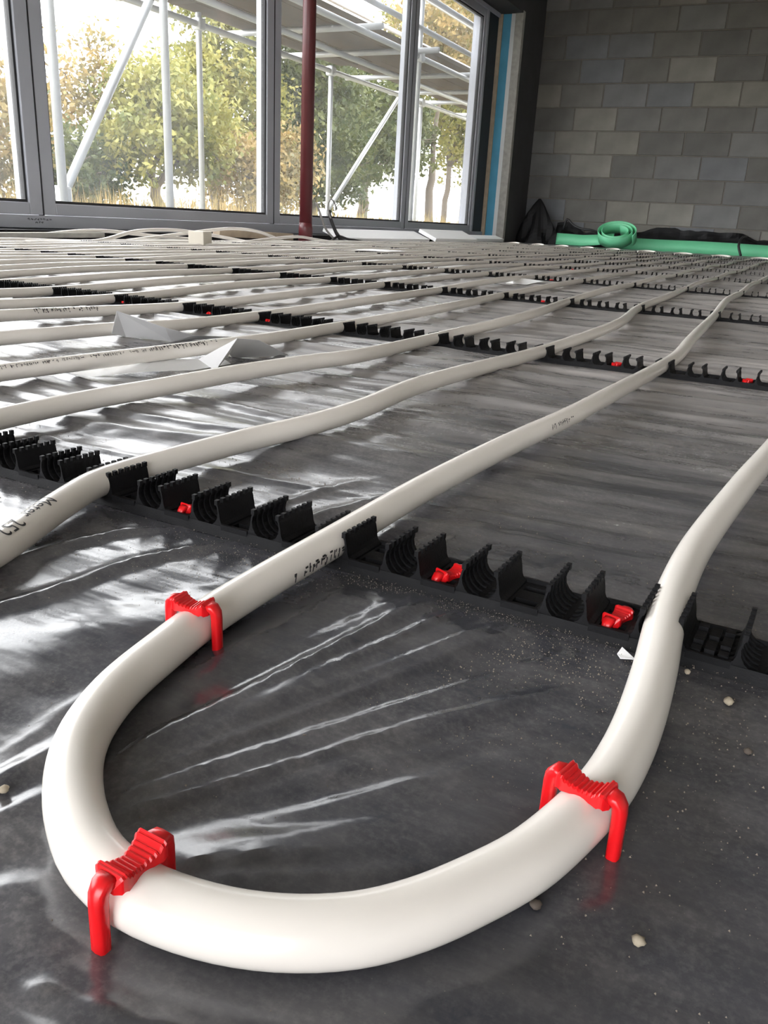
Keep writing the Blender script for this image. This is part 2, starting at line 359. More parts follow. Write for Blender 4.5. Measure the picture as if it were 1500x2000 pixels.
# ------------------------------------------------------------------ sliding window wall
def window():
    root = empty('window_1', (-3.22,0,0)); struct(root, 'wide sliding glass doors with grey aluminium frames')
    X0, X1 = 0, -.13       # inner and outer faces, local x
    bevel(MB().box(X1-.02,.012,-1.9,8.7,.045,.100).build('track_sill','frame',root), .003)
    bevel(MB().box(X1-.02,.012,-1.9,8.7,2.085,2.14).build('head_frame','frame',root), .003)
    bevel(MB().box(X1-.02,.0,8.40,8.69,.1,2.085).build('end_frame','frame_dark',root), .004)
    bevel(MB().box(X1,.012,8.355,8.40,.1,2.085).build('end_bead','frame',root), .003)
    nt = MB()
    rs = random.Random(5)
    for row, z in ((0,.083),(1,.070)):
        y = 2.80
        while y < 2.93-row*.02:
            wd = rs.uniform(.008,.016)
            if rs.random() > .15:
                for k in range(5): 
                    yy = y+wd*k/5; zz = z+rs.uniform(-.004,.004); nt.box(.0122,.0128,yy,yy+.0035,zz,zz+.0018)
                nt.box(.0122,.0128,y,y+wd,z-.0012,z+.0006)
            y += wd+.006
    nt.build('handwritten_note','ink',root)
    edges = [-1.9,-.0,1.02,2.905,4.755,6.78,8.40]
    edges = [-1.9,1.05,2.905,4.79,6.79,8.385]
    for k in range(len(edges)-1):
        a, b = edges[k], edges[k+1]; dx = 0 if k % 2 == 0 else -.045   # alternate tracks
        p = bpy.data.objects.new('door_panel', None); COL.objects.link(p); p.parent = root; p.location = (dx*0,0,0)
        sw = .075
        bevel(MB().box(-.085,0,a+.002,a+sw,.102,2.083).build('stile','frame',p), .004)
        bevel(MB().box(-.085,0,b-sw,b-.002,.102,2.083).build('stile','frame',p), .004)
        bevel(MB().box(-.085,0,a+sw,b-sw,.102,.155).build('bottom_rail','frame',p), .004)
        bevel(MB().box(-.085,0,a+sw,b-sw,2.02,2.083).build('top_rail','frame',p), .004)
        s = MB(); e = .012
        for y0,y1,z0,z1 in ((a+sw,a+sw+e,.155,2.02),(b-sw-e,b-sw,.155,2.02),(a+sw+e,b-sw-e,.155,.155+e),(a+sw+e,b-sw-e,2.02-e,2.02)): s.box(-.04,-.012,y0,y1,z0,z1)
        s.build('glazing_seal','frame_dark',p)
        MB().box(-.030,-.022,a+sw+.004,b-sw-.004,.159,2.016).build('glass_pane','glass',p)
        if k: MB().box(-.03,.0015,a-.003,a+.003,.1,2.083).build('meeting_gap','frame_dark',p)
window()

# ------------------------------------------------------------------ outdoors
struct(MB().box(-60,60,-60,80,-.6,-.26).build('ground','ground'), 'rough brown and green ground outside the window')
def scaffold():
    root = empty('scaffold', (-4.2,7,-.12)); tag(root, 'galvanised tube scaffold with timber deck standing outside the windows', 'scaffold')
    o = Vector((4.2,-7,.12))
    def T(name, a, b, r=.0242, m='galv'):
        a = Vector(a)+o; b = Vector(b)+o; return MB().tube([a,b], r, 14).build(name, m, root, True)
    IN, OUT = -3.6, -4.8
    def standard(x, y, top, base=-.12):
        s = T('standard', (x,y,base), (x,y,top)); q = Vector((x,y,base))+o
        MB().box(q.x-.075,q.x+.075,q.y-.075,q.y+.075,q.z-.005,q.z+.012).build('base_plate','galv',s)
    for y in (3.385,4.225,7.71,9.7): standard(IN,y,3.6)
    for y in (6.05,8.17,10.42,12.6,3.9): standard(OUT,y,1.62 if 8<y<11 else 3.6)
    T('brace', (IN-.05,3.40,.15), (IN-.05,4.22,1.34)); 
    T('brace', (OUT-.05,8.10,.10), (OUT-.05,9.95,1.62))
    for x,z in ((IN,1.585),(-4.2,1.56),(OUT,1.57)): T('ledger', (x,3.0 if x==OUT else 4.2,z), (x,13.5,z))
    for z in (1.82,2.09): T('guard_rail', (IN,6.4,z), (IN,13.0,z))
    for z in (2.2,2.7): T('guard_rail', (OUT,3.2,z), (OUT,13.0,z))
    for y in (4.3,5.4,6.67,7.65,8.92,10.0,10.8,12.0): T('transom', (-3.38 if y!=6.67 else -3.45,y,1.625), (-5.05,y,1.625))
    for x,y,z in ((OUT,6.05,1.57),(OUT,8.17,1.57),(OUT,10.42,1.57),(IN,7.71,1.585),(IN,4.225,1.585),(IN-.03,3.40,.2),(IN-.03,4.22,1.32),(OUT-.03,8.17,.2)):
        q = Vector((x,y,z))+o; bevel(MB().box(q.x-.045,q.x+.045,q.y-.04,q.y+.04,q.z-.045,q.z+.045).build('coupler','galv',root), .015)
    me = None
    for y0,y1,n,dz in ((4.7,8.3,5,0),(8.0,12.4,5,.04)):
        for k in range(n):
            x = -3.68-.232*k+o.x; z = 1.652+dz+o.z+random.uniform(0,.004)
            b = MB().box(x-.225,x,y0+o.y+random.uniform(-.1,.1),y1+o.y+random.uniform(-.1,.1),z,z+.038).build('deck_board','board',root)
    # toe board and second lift
scaffold()

def tree(pos, blobs, nleaf, leaf, m, trunk_r, label, seed, dens=1.0):
    rs = np.random.RandomState(seed); root = empty('tree', pos)
    tag(root, label, 'tree', 'trees outside the window')
    tr = MB(); top = max(b[2] for b in blobs); bx = np.mean([b[0] for b in blobs]); by = np.mean([b[1] for b in blobs])
    def crook(a, b, r0, r1, n=7, w=.12):
        a = np.array(a, float); b = np.array(b, float); P = [a+(b-a)*t+(rs.rand(3)-.5)*w*math.sin(PI*t) for t in np.linspace(0,1,n)]
        tr.tube(P, [r0+(r1-r0)*t for t in np.linspace(0,1,n)], 7)
    fork = (bx*.3,by*.3,top*.35); crook((0,0,-.15), fork, trunk_r, trunk_r*.75)
    for b in blobs:
        crook(fork, b[:3], trunk_r*.6, trunk_r*.15, w=.35)
        for _ in range(4):
            d = rs.randn(3); d /= np.linalg.norm(d); crook(b[:3], np.array(b[:3])+d*np.array(b[3:6])*.9, trunk_r*.14, .008, 5, .2)
    tr.build('trunk','bark',root,True)
    tot = sum(b[3]*b[4]+b[4]*b[5]+b[3]*b[5] for b in blobs); V = []
    for b in blobs:
        n = int(nleaf*(b[3]*b[4]+b[4]*b[5]+b[3]*b[5])/tot)
        # leaves gather in clumps
        nc = max(6, n//45); d = rs.randn(nc,3); d /= np.linalg.norm(d,axis=1)[:,None]
        C = np.array(b[:3])+d*(rs.rand(nc,1)**.45)*np.array(b[3:6])
        idx = rs.randint(0,nc,n); V.append(C[idx]+rs.randn(n,3)*.13*dens)
    P = np.vstack(V); n = len(P)
    a = rs.randn(n,3); a /= np.linalg.norm(a,axis=1)[:,None]; c = np.cross(a, rs.randn(n,3)); c /= np.linalg.norm(c,axis=1)[:,None]
    s = leaf*(.6+.8*rs.rand(n,1)); 
    q = np.stack([P-a*s, P+c*s*.5, P+a*s, P-c*s*.5], 1).reshape(-1,3)
    me = bpy.data.meshes.new('foliage'); fs = np.arange(4*n)
    me.vertices.add(4*n); me.vertices.foreach_set('co', q.ravel()); me.loops.add(4*n); me.loops.foreach_set('vertex_index', fs)
    me.polygons.add(n); me.polygons.foreach_set('loop_start', np.arange(0,4*n,4)); me.update(calc_edges=True); me.materials.append(MT[m])
    f = link('foliage', me, root); f['kind'] = 'stuff'
    return root
G = -.12
tree((-10.3,8.2,G), [(0,0,1.0,1.3,1.0,1.0),(.3,-1.2,1.0,1.1,1.0,.9)], 9000, .055, 'leaf_brown', .09, 'olive brown bushy tree behind the leftmost window pane', 1)
tree((-11.3,11.0,G), [(0,-.1,2.1,.5,.65,.7),(.1,.5,2.5,.4,.5,.5),(0,-.7,1.7,.5,.5,.4)], 2300, .05, 'leaf_brown', .07, 'thin sparse tree with open branches against the white sky', 2, 1.2)
tree((-10.6,9.75,G), [(0,0,.75,.7,.8,.75),(.2,.7,.55,.6,.6,.6)], 6500, .05, 'leaf_dark', .07, 'low dark green bush left of the scaffold brace', 3)
tree((-10.2,11.6,G), [(0,0,1.75,1.0,.75,.75),(0,.9,1.5,1.0,.8,.8),(.1,-.75,1.15,.8,.5,.45)], 14000, .055, 'leaf_olive', .12, 'round olive green tree in the middle of the second pane', 4)
tree((-11.2,14.6,G), [(0,0,3.1,1.2,1.2,1.1),(.2,.6,1.9,1.3,1.1,1.1),(.1,-1.0,2.2,1.1,.9,.9),(0,.3,4.3,1.1,1.2,.9)], 19000, .06, 'leaf_olive', .17, 'tall yellowish green tree rising past the window head', 5)
tree((-9.9,13.9,G), [(0,0,.9,.8,1.0,.8),(0,1.0,1.2,.8,.8,.8)], 9000, .055, 'leaf_brown', .09, 'brownish shrub below the tall tree', 6)
tree((-10.6,17.3,G), [(0,0,2.3,1.4,1.6,1.3),(.2,.3,1.2,1.2,1.4,.8),(0,-.6,3.4,1.3,1.3,1.1)], 19000, .065, 'leaf_dark', .17, 'dense dark green tree behind the red steel post', 7)
tree((-11.2,20.9,G), [(0,0,3.0,1.5,1.8,1.5),(.2,1.2,2.4,1.4,1.5,1.1),(0,-.9,2.2,1.3,1.2,1.2)], 17000, .075, 'leaf_dark', .17, 'dark green tree under the scaffold deck', 8)
tree((-11.2,26.6,G), [(0,0,3.6,1.8,2.4,1.3),(.2,1.6,3.0,1.6,1.8,1.3),(0,-1.2,5.2,1.7,2.0,1.5),(0,1.4,5.8,1.8,2.0,1.4)], 13000, .09, 'leaf_olive', .11, 'loose green tree behind the rightmost glass panel', 9, 1.6)
tree((-10.4,23.6,G), [(0,0,5.2,1.3,1.6,1.3)], 3500, .08, 'leaf_brown', .14, 'thin tree crown showing above the scaffold guard rail', 10, 1.6)
# rough grass and weeds at the foot of the trees
def weeds():
    rs = np.random.RandomState(3); n = 16000
    P = np.stack([-rs.uniform(6.5,11.5,n), rs.uniform(4,30,n), np.full(n,-.12)], -1); h = rs.uniform(.12,.5,n)*(.6+.8*VNoise(8)(P[:,0]*.9,P[:,1]*.9))
    a = rs.uniform(0,2*PI,n); d = np.stack([np.cos(a),np.sin(a),0*a],-1)*.012; t = np.stack([rs.randn(n)*.06,rs.randn(n)*.06,h],-1)
    v = np.stack([P-d,P+d,P+t],1).reshape(-1,3); me = bpy.data.meshes.new('weeds'); me.from_pydata(v.tolist(),[],np.arange(3*n).reshape(-1,3).tolist()); me.materials.append(MT['leaf_brown'])
    tag(link('weeds', me), 'dry grass and weeds at the foot of the trees', 'grass', kind='stuff')
weeds()
tag(MB().tube([(-5.55,13.2,-.10),(-5.5,13.95,.52)],.03,6).build('timber_prop','timber'), 'pale timber offcut leaning outside the rightmost panel, lower one', 'timber')
tag(MB().tube([(-5.45,13.65,-.10),(-5.5,14.2,.70)],.03,6).build('timber_prop','timber'), 'pale timber offcut leaning outside the rightmost panel, steeper one', 'timber')

# ------------------------------------------------------------------ red steel post and its cables
def post():
    root = empty('steel_post', (-2.93,4.72,0)); tag(root, 'dark red painted steel post standing in front of the windows', 'post')
    MB().tube([(0,0,.004),(0,0,2.62)],.040,28).build('shaft','redoxide',root,True)
    MB().tube([(0,0,.0),(0,0,.09),(0,0,.12)],[.046,.044,.0405],28).build('collar','redoxide',root,True)
    bevel(MB().box(-.08,.08,-.08,.08,.0,.008).build('base_plate','redoxide',root),.002)
post()
for pts, r, m_, lab in (
    ([(-2.83,5.02,.004),(-2.84,4.93,.03),(-2.86,4.85,.09),(-2.865,4.80,.16),(-2.87,4.77,.21),(-2.87,4.74,.24)],.007,'cablegrey','grey cable leaning up against the red post'),
    ([(-2.80,5.06,.006),(-2.82,4.97,.03),(-2.84,4.92,.10),(-2.86,4.90,.17),(-2.87,4.91,.20)],.011,'cable','thick black cable standing at the foot of the red post'),
    ([(-2.80,5.12,.005),(-2.81,5.02,.02),(-2.83,4.95,.07),(-2.85,4.90,.15),(-2.86,4.87,.22),(-2.87,4.92,.27),(-2.88,4.99,.25),(-2.88,5.02,.21)],.005,'cablegrey','thin cable looping over beside the red post'),
    ([(-2.76,5.24,.005),(-2.78,5.15,.02),(-2.80,5.04,.03),(-2.82,4.95,.045),(-2.83,4.86,.01)],.008,'cable','black cable lying along the floor by the red post')):
    tag(MB().tube(spline(pts,.02),r,8).build('cable',m_,None,True), lab, 'cable')

# ------------------------------------------------------------------ clip rails
def jaw_profiles(side):
    # side -1: jaw left of the channel; +1: right
    c, R = .0118, .0084
    inner = [(-R*math.cos(a), c+R*math.sin(a)) for a in [math.radians(d) for d in (-80,-60,-40,-20,0,20,36)]]
    outer = [(-.0078,.0171),(-.0087,.0150),(-.0094,.0115),(-.0098,.0086),(-.0105,.0068),(-.0126,.0056)]
    rib = inner+outer+[(-.0126,.0020),(-.0014,.0020)]
    wi = [(-(R+.0008)*math.cos(a), c+(R+.0008)*math.sin(a)) for a in [math.radians(d) for d in (-62,-40,-20,0,20,30)]]
    wall = wi+[(-.0080,.0166)]+outer[1:]+[(-.0126,.0020),(-.0043,.0020)]
    return ([(x*-side if side > 0 else x, z) for x, z in rib], [(x*-side if side > 0 else x, z) for x, z in wall])
def fixw(poly):
    a = sum(poly[i][0]*poly[(i+1)%len(poly)][1]-poly[(i+1)%len(poly)][0]*poly[i][1] for i in range(len(poly)))
    return poly if a > 0 else poly[::-1]
def jaw_mb(side, ribs=7):
    rib, wall = jaw_profiles(side); rib, wall = fixw(rib), fixw(wall); m = MB()
    m.prism(wall, -.0146, .0146)
    s = 1 if side > 0 else -1; x = s*.0076
    for k in range(ribs):
        y = -.0138+.0276*k/(ribs-1); m.prism(rib, y-.0009, y+.0009)
        m.box(x-.0011, x+.0009, y-.0012, y+.0012, .0160, .0187)       # round studs along the top edge
    return m
def base_mb(c0, p, m0, m1, simple=False):
    m = MB(); xl, xr_ = c0-p*m1-.0126, c0-p*m0+p-.0126
    for sg in (-1, 1):       # sloping skirts front and back
        v = [(x, sg*y, z) for x in (xl, xr_) for y, z in ((.0145,0),(.0172,0),(.0150,.0050),(.0145,.0050))]
        m.add(v, [(0,1,2,3),(7,6,5,4),(0,4,5,1),(1,5,6,2),(2,6,7,3),(3,7,4,0)] if sg < 0 else [(3,2,1,0),(4,5,6,7),(1,5,4,0),(2,6,5,1),(3,7,6,2),(0,4,7,3)])
    for k in range(m0, m1+1):
        c = c0-p*k; tl, tr_ = c+.0120, c+p-.0120       # tray to the right of channel c
        m.box(c-.0086, c+.0086, -.0150, .0150, 0, .0031)          # channel floor
        for sg in (-1, 1): m.box(c+sg*.0103-.0020, c+sg*.0103+.0020, -.0150, .0150, 0, .0050)
        if simple: m.box(tl, tr_, -.0150, .0150, 0, .0046); continue
        for y0, y1 in ((-.0150,-.0094),(-.0046,.0046),(.0094,.0150)): m.box(tl, tr_, y0, y1, 0, .0046)
        for y0, y1 in ((-.0094,-.0046),(.0046,.0094)): m.box(tl, tl+.0022, y0, y1, 0, .0046); m.box(tr_-.0022, tr_, y0, y1, 0, .0046)
        for sg in (-1,1): m.box(tl-.0010, tr_+.0010, sg*.0149-.0008, sg*.0149+.0008, 0, .0064)   # raised lips
    return m
JL, JR = jaw_mb(-1).mesh('jaw','rail'), jaw_mb(1).mesh('jaw','rail')
ORD = ['nearest the camera, running under the looped pipe','second from the camera','third from the camera','fourth from the camera','fifth from the camera','sixth from the camera','seventh from the camera','eighth from the camera','ninth from the camera','furthest from the camera, by the block wall']
def rail(r):
    y0, c0, p, sl = RAILS[r]; ext = [(-20,16),(-10,38),(-10,62)]
    m0, m1 = ext[r] if r < 3 else (-12,68)
    root = empty('clip_rail', (c0, y0, 0), math.atan(sl)); tag(root, 'black toothed plastic pipe rail, '+ORD[r], 'pipe rail', 'black clip rails across the floor')
    base_mb(0, p, m0, m1, r > 3).build('base_strip','rail',root)
    if r < 3:
        for k in range(m0, m1+1):
            link('jaw', JL, root, (-p*k,0,0)); link('jaw', JR, root, (-p*k,0,0))
    else:
        m = MB(); jl, jr = jaw_mb(-1,3), jaw_mb(1,3)
        for k in range(m0, m1+1):
            for j in (jl, jr): m.add([(x-p*k,y,z) for x,y,z in j.v], j.f)
        o = m.build('jaws','rail',root); o['kind'] = 'stuff'
    if r == 0:   # ladder-like joint in the tray right of the loop
        g = MB(); x = p*4+.0195
        for i in range(3):
            for j in range(4): g.box(x-.0072+i*.0052, x-.0072+i*.0052+.0038, -.0125+j*.0066, -.0125+j*.0066+.0046, .0045, .0066+.0012*((i+j)%2))
        g.build('joint_grid','rail',root)
for r in range(len(RAILS)): rail(r)

# ------------------------------------------------------------------ white heating pipes
RP = .0080
def pipe_step(p):
    d = math.hypot(p[0], p[1]); return max(.005, min(.06, d*.02))
def pipe(name, pts, label, group='white heating pipe runs', seg=None):
    P = spline(pts, pipe_step); near = np.min(np.hypot(P[:,0],P[:,1]))
    o = MB().tube(P, RP, seg or (36 if near < .3 else 18 if near < .9 else 12)).build(name, 'pipe', None, True)
    return tag(o, label, 'pipe', group), P
def far_run(m, rs, y_end, r0=2):
    out = []
    for r in range(r0, len(RAILS)):
        x, y = rail_pt(r, m)
        if out:
            px, py, _ = out[-1]; out.append(((px+x)/2+rs.uniform(-.016,.016), (py+y)/2, .0118+rs.uniform(.0,.008)))
        out.append((x, y, .0118))
    return [q for q in out if q[1] < y_end]
rs = random.Random(3)
# looped pipe: right leg from the far wall, round the bend, left leg back to the far wall
xr = [(rail_pt(r,-4)[0], rail_pt(r,-4)[1], .0118) for r in range(1,10)]
left = LOOP[:-1]+far_run(0, rs, 8.3)
LP = xr[::-1]+[(.004,.70,.018)]+left
loop_o, LOOP_P = pipe('heating_pipe', LP, 'white plastic heating pipe bent into the big U-shaped loop in the foreground', None)
PATHS = {}
NTH = {3:'next to the loop, curving away at the left edge',4:'second from the looped pipe',5:'third from the looped pipe, with printed lettering',6:'fourth from the looped pipe',7:'fifth from the looped pipe',8:'sixth from the looped pipe',9:'seventh from the looped pipe',10:'eighth from the looped pipe',11:'ninth from the looped pipe',12:'tenth from the looped pipe'}
for n in range(NRUN, 12, -1): NTH[n] = ['nearest the windows','second from the windows','third from the windows','fourth from the windows','fifth from the windows','sixth from the windows','seventh from the windows','eighth from the windows','ninth from the windows','tenth from the windows'][NRUN-n]
def run_points(n):
    m = m_of(n); y_end = 8.1; pts = []
    if n in RUNS:
        pts = list(RUNS[n]); x, y = rail_pt(1, m); pts.append((x,y,.0118)); x2, y2 = rail_pt(2, m)
        pts.append(((x+x2)/2+.03, (y+y2)/2-.05, .0175))
    else:
        y0s = .3 if n < 12 else .9
        x, y = rail_pt(1, m); pts = [(x-.03, y0s, .0118), (x+rs.uniform(-.02,.0), (y0s+y)/2, .016), (x,y,.0118)]
        x2, y2 = rail_pt(2, m); pts.append(((x+x2)/2+rs.uniform(-.005,.025), (y+y2)/2, .0165))
    return pts+far_run(m, rs, y_end)
RP_PTS = {n: run_points(n) for n in range(3, NRUN+1)}
for n in range(3, NRUN+1):
    pts = RP_PTS[n]
    if n % 2 == 1 and n+1 <= NRUN:      # far end turns back towards its neighbour
        xa, ya, _ = pts[-1]; xb = RP_PTS[n+1][-1][0]; R = (xa-xb)/2; cxm = (xa+xb)/2
        pts = pts+[(cxm+R*math.cos(a), ya+.10+R*1.1*math.sin(a), .0118+.010*math.sin(a)) for a in [math.radians(d) for d in (5,35,65,90,115,145,172)]]
    o, P = pipe('heating_pipe', pts, 'white heating pipe run, '+NTH[n]); PATHS[n] = (o, P)

# print on the pipes
def on_pipe(P, s_arr, s, phi, lift=.00036):
    # arc length s along P; phi around, 0 = top, + = towards the camera's right
    i = min(max(np.searchsorted(s_arr, s)-1, 0), len(P)-2); t = (s-s_arr[i])/(s_arr[i+1]-s_arr[i]); c = P[i]+(P[i+1]-P[i])*t
    tg = Vector(P[min(i+2,len(P)-1)]-P[max(i-1,0)]).normalized(); sd = tg.cross(Vector((0,0,1))).normalized(); un = sd.cross(tg)
    return Vector(c)+(un*math.cos(phi)+sd*math.sin(phi))*(RP+lift)
def arc(P): return np.concatenate([[0], np.cumsum(np.linalg.norm(np.diff(P,axis=0),axis=1))])
def s_at(P, y, lo=0, hi=None):
    hi = hi or len(P); return arc(P)[lo+int(np.argmin(np.abs(P[lo:hi,1]-y)))]
def text_mesh(txt):
    cu = bpy.data.curves.new('txt','FONT'); cu.body = txt; cu.size = 1; cu.resolution_u = 3
    ob = bpy.data.objects.new('txt', cu); COL.objects.link(ob); bpy.context.view_layer.update()
    dg = bpy.context.evaluated_depsgraph_get(); me = bpy.data.meshes.new_from_object(ob.evaluated_get(dg)); bpy.data.objects.remove(ob)
    bm = bmesh.new(); bm.from_mesh(me)          # cut into narrow strips so the letters can follow the curve of the pipe
    for k in range(1, 9): bmesh.ops.bisect_plane(bm, geom=bm.verts[:]+bm.edges[:]+bm.faces[:], plane_co=(0,k*.1,0), plane_no=(0,1,0))
    for k in range(1, 30): bmesh.ops.bisect_plane(bm, geom=bm.verts[:]+bm.edges[:]+bm.faces[:], plane_co=(k*.2,0,0), plane_no=(1,0,0))
    bm.to_mesh(me); bm.free(); return me
def pipe_text(pr, P, txt, s0, sdir, phi0, size, name='printed_lettering', flip=1):
    S = arc(P); me = text_mesh(txt); m = MB()
    vs = [on_pipe(P, S, s0+sdir*v.co.x*size, phi0+flip*(v.co.y-.35)*size/RP) for v in me.vertices]
    m.add(vs, [tuple(p.vertices) for p in me.polygons]); bpy.data.meshes.remove(me)
    return m.build(name,'ink',pr)
def pipe_marks(pr, P, s0, s1, phi0, size, seed, name='printed_marks', gap=.25):
    S = arc(P); r_ = random.Random(seed); m = MB(); s = s0; d = 1 if s1 > s0 else -1
    while (s1-s)*d > 0:
        wd = size*r_.uniform(.35,.7)
        if r_.random() > gap:
            for k in range(r_.choice((2,3))):
                a, b = sorted((r_.uniform(-.5,.1), r_.uniform(0,.5))); ss = s+d*wd*r_.random()*.6; t = size*.16
                if r_.random() < .5: q = [(ss,a),(ss+t,a),(ss+t,b+.2),(ss,b+.2)]
                else: q = [(ss,a),(ss+wd*.7,a),(ss+wd*.7,a+.18),(ss,a+.18)]
                m.add([on_pipe(P,S,x,phi0+y*size/RP) for x,y in q], [(0,1,2,3)])
        s += d*wd*1.25
    return m.build(name,'ink',pr)
o3, P3 = PATHS[3]; s = s_at(P3, .292)
pipe_text(o3, P3, 'Meter', s_at(P3,.280), -1, .20, .0105)
pipe_text(o3, P3, '252', s_at(P3,.2555), -1, .22, .0115)
pipe_marks(o3, P3, s_at(P3,.298), s_at(P3,.42), -.30, .0022, 1)
pipe_marks(o3, P3, s_at(P3,.42), s_at(P3,.60), -.55, .003, 2, gap=.5)
nL = len(LOOP_P)//2; lo = int(np.argmin(LOOP_P[:,1]))
s2 = s_at(LOOP_P, .286, lo); pipe_marks(loop_o, LOOP_P, s2, s_at(LOOP_P,.326,lo), 1.62, .0052, 4, gap=.08)
pipe_marks(loop_o, LOOP_P, s_at(LOOP_P,.60,lo), s_at(LOOP_P,.635,lo), 1.2, .004, 5, gap=.1)
o5, P5 = PATHS[5]
pipe_marks(o5, P5, s_at(P5,.42), s_at(P5,.66), .75, .0034, 6, gap=.22); pipe_marks(o5, P5, s_at(P5,.66), s_at(P5,.74), .65, .006, 7, gap=.1)
o4, P4 = PATHS[7]; pipe_marks(o4, P4, s_at(P4,.80), s_at(P4,.90), .8, .007, 8, gap=.2)

# ------------------------------------------------------------------ red staples
def staple_meshes():
    top = MB(); n = 49; us = np.linspace(-.0082,.0082,n); zt = []
    def ztop(u):
        a = abs(u)/.0082; saddle = .0188+.0016*math.exp(-((a-.78)/.2)**2)-.0012*(1-a)**2-.0016*max(0,a-.85)/.15
        return saddle
    ub = [(u, max(.0156, ztop(u)-.0042)) for u in us]
    prof = []
    for i, u in enumerate(us):
        z = ztop(u); 
        if abs(u) < .0068: z += .00035 if i % 4 < 2 else -.00012
        prof.append((u, z))
    hw = [.0041+.0005*math.exp(-((abs(u)-.0058)/.0016)**2)-.0006*math.exp(-(u/.003)**2)-.0016*max(0,(abs(u)-.0070)/.0012) for u in us]
    vs = []; fs = []
    for i, u in enumerate(us):
        zt, zb = prof[i][1], ub[i][1]; h = hw[i]
        vs += [(u,-h,zb),(u,-h,zt-.0006),(u,-h+.0007,zt),(u,h-.0007,zt),(u,h,zt-.0006),(u,h,zb)]
    for i in range(n-1):
        for j in range(6): fs.append((i*6+j,(i+1)*6+j,(i+1)*6+(j+1)%6,i*6+(j+1)%6))
    fs += [(5,4,3,2,1,0),tuple((n-1)*6+j for j in range(6))]
    fs = [f[::-1] for f in fs]
    top.add(vs, fs)
    leg = MB(); path = [(.0070,.0186),(.0090,.0181),(.0101,.0166),(.0104,.0140),(.0105,.008),(.0106,-.004),(.0102,-.012)]
    wd = [.0030,.0027,.0023,.0021,.0021,.0021,.0012]; th = [.0016,.0018,.0019,.0019,.0018,.0018,.0007]; vs = []; fs = []
    for (x,z), a, t, k in zip(path, wd, th, range(9)):
        p = path[max(k-1,0)]; q = path[min(k+1,len(path)-1)]; d = Vector((q[0]-p[0],q[1]-p[1])).normalized(); nx, nz = -d[1], d[0]
        ring = []
        for j in range(10):
            an = 2*PI*j/10; sq = lambda v: math.copysign(abs(v)**.6, v)
            ring.append((x+nx*t*sq(math.cos(an)), a*sq(math.sin(an)), z+nz*t*sq(math.cos(an))))
        vs += ring
    for k in range(len(path)-1):
        for j in range(10): fs.append((k*10+j,k*10+(j+1)%10,(k+1)*10+(j+1)%10,(k+1)*10+j))
    fs += [tuple(range(9,-1,-1)), tuple(range((len(path)-1)*10,len(path)*10))]
    leg.add(vs, fs); legl = MB().add([(-x,y,z) for x,y,z in leg.v],[f[::-1] for f in leg.f])
    return top.mesh('ribbed_top','red'), leg.mesh('leg','red',True), legl.mesh('leg','red',True)
ST, SLR, SLL = staple_meshes()
def staple(x, y, z, rz, label, group='red plastic pipe staples', sc=1):
    e = empty('pipe_staple', (x,y,z), rz); e.scale = (sc,)*3; tag(e, label, 'staple', group)
    link('ribbed_top', ST, e); link('leg', SLR, e); link('leg', SLL, e); return e
def staple_on_loop(y, lo_, hi_, label):
    i = lo_+int(np.argmin(np.abs(LOOP_P[lo_:hi_,1]-y))); t = LOOP_P[i+1]-LOOP_P[i-1]; rz = math.atan2(t[1],t[0])+PI/2
    staple(LOOP_P[i,0], LOOP_P[i,1], LOOP_P[i,2]-.0081, rz, label, 'red staples over the looped pipe')
N = len(LOOP_P)
staple_on_loop(.226, lo, N, 'red staple over the left leg of the looped pipe, nearest the rail')
staple_on_loop(.196, 0, lo, 'red staple over the right leg of the looped pipe')
i = lo+int(np.argmin(np.abs(LOOP_P[lo:lo+60,0]+.1155))); t = LOOP_P[i+1]-LOOP_P[i-1]
staple(LOOP_P[i,0], LOOP_P[i,1], 0, math.atan2(t[1],t[0])+PI/2, 'red staple at the near left bend of the looped pipe', 'red staples over the looped pipe')
def tray_staple(r, xw, label, ang=.5, dz=-.0100):
    y0, c0, p, sl = RAILS[r]; k = round((c0-xw)/p+.5)-.5; x = c0-p*k; rs_ = random.Random(int(xw*1000))
    staple(x, y0+sl*(x-c0)-.001, dz, PI/2+rs_.uniform(-.5,.3), label, 'red staples pinning the rails', .92)
for r, x, l in ((0,-.2798,'red staple head pinning the nearest rail, left of the loop'),(0,-.1238,'red staple head pinning the nearest rail, just right of the loop\'s left leg'),(0,-.0458,'red staple head pinning the nearest rail, close to the loop\'s right leg'),
    (1,-.045,'red staple pinning the second rail near the right edge of the photo'),(1,-.187,'red staple pinning the second rail between loop and first run'),(1,-.327,'red staple pinning the second rail between first and second run'),
    (1,-.715,'red staple pinning the second rail behind the folded paper'),(1,-.83,'red staple pinning the second rail, two runs beyond the paper'),(1,-1.03,'red staple pinning the second rail towards the left'),
    (2,-1.19,'red staple pinning the third rail towards the windows'),(2,-.52,'red staple pinning the third rail in the middle of the floor'),(3,-.752,'red staple pinning the fourth rail near the middle'),(4,-.9,'red staple pinning the fifth rail')):
    tray_staple(r, x, l)

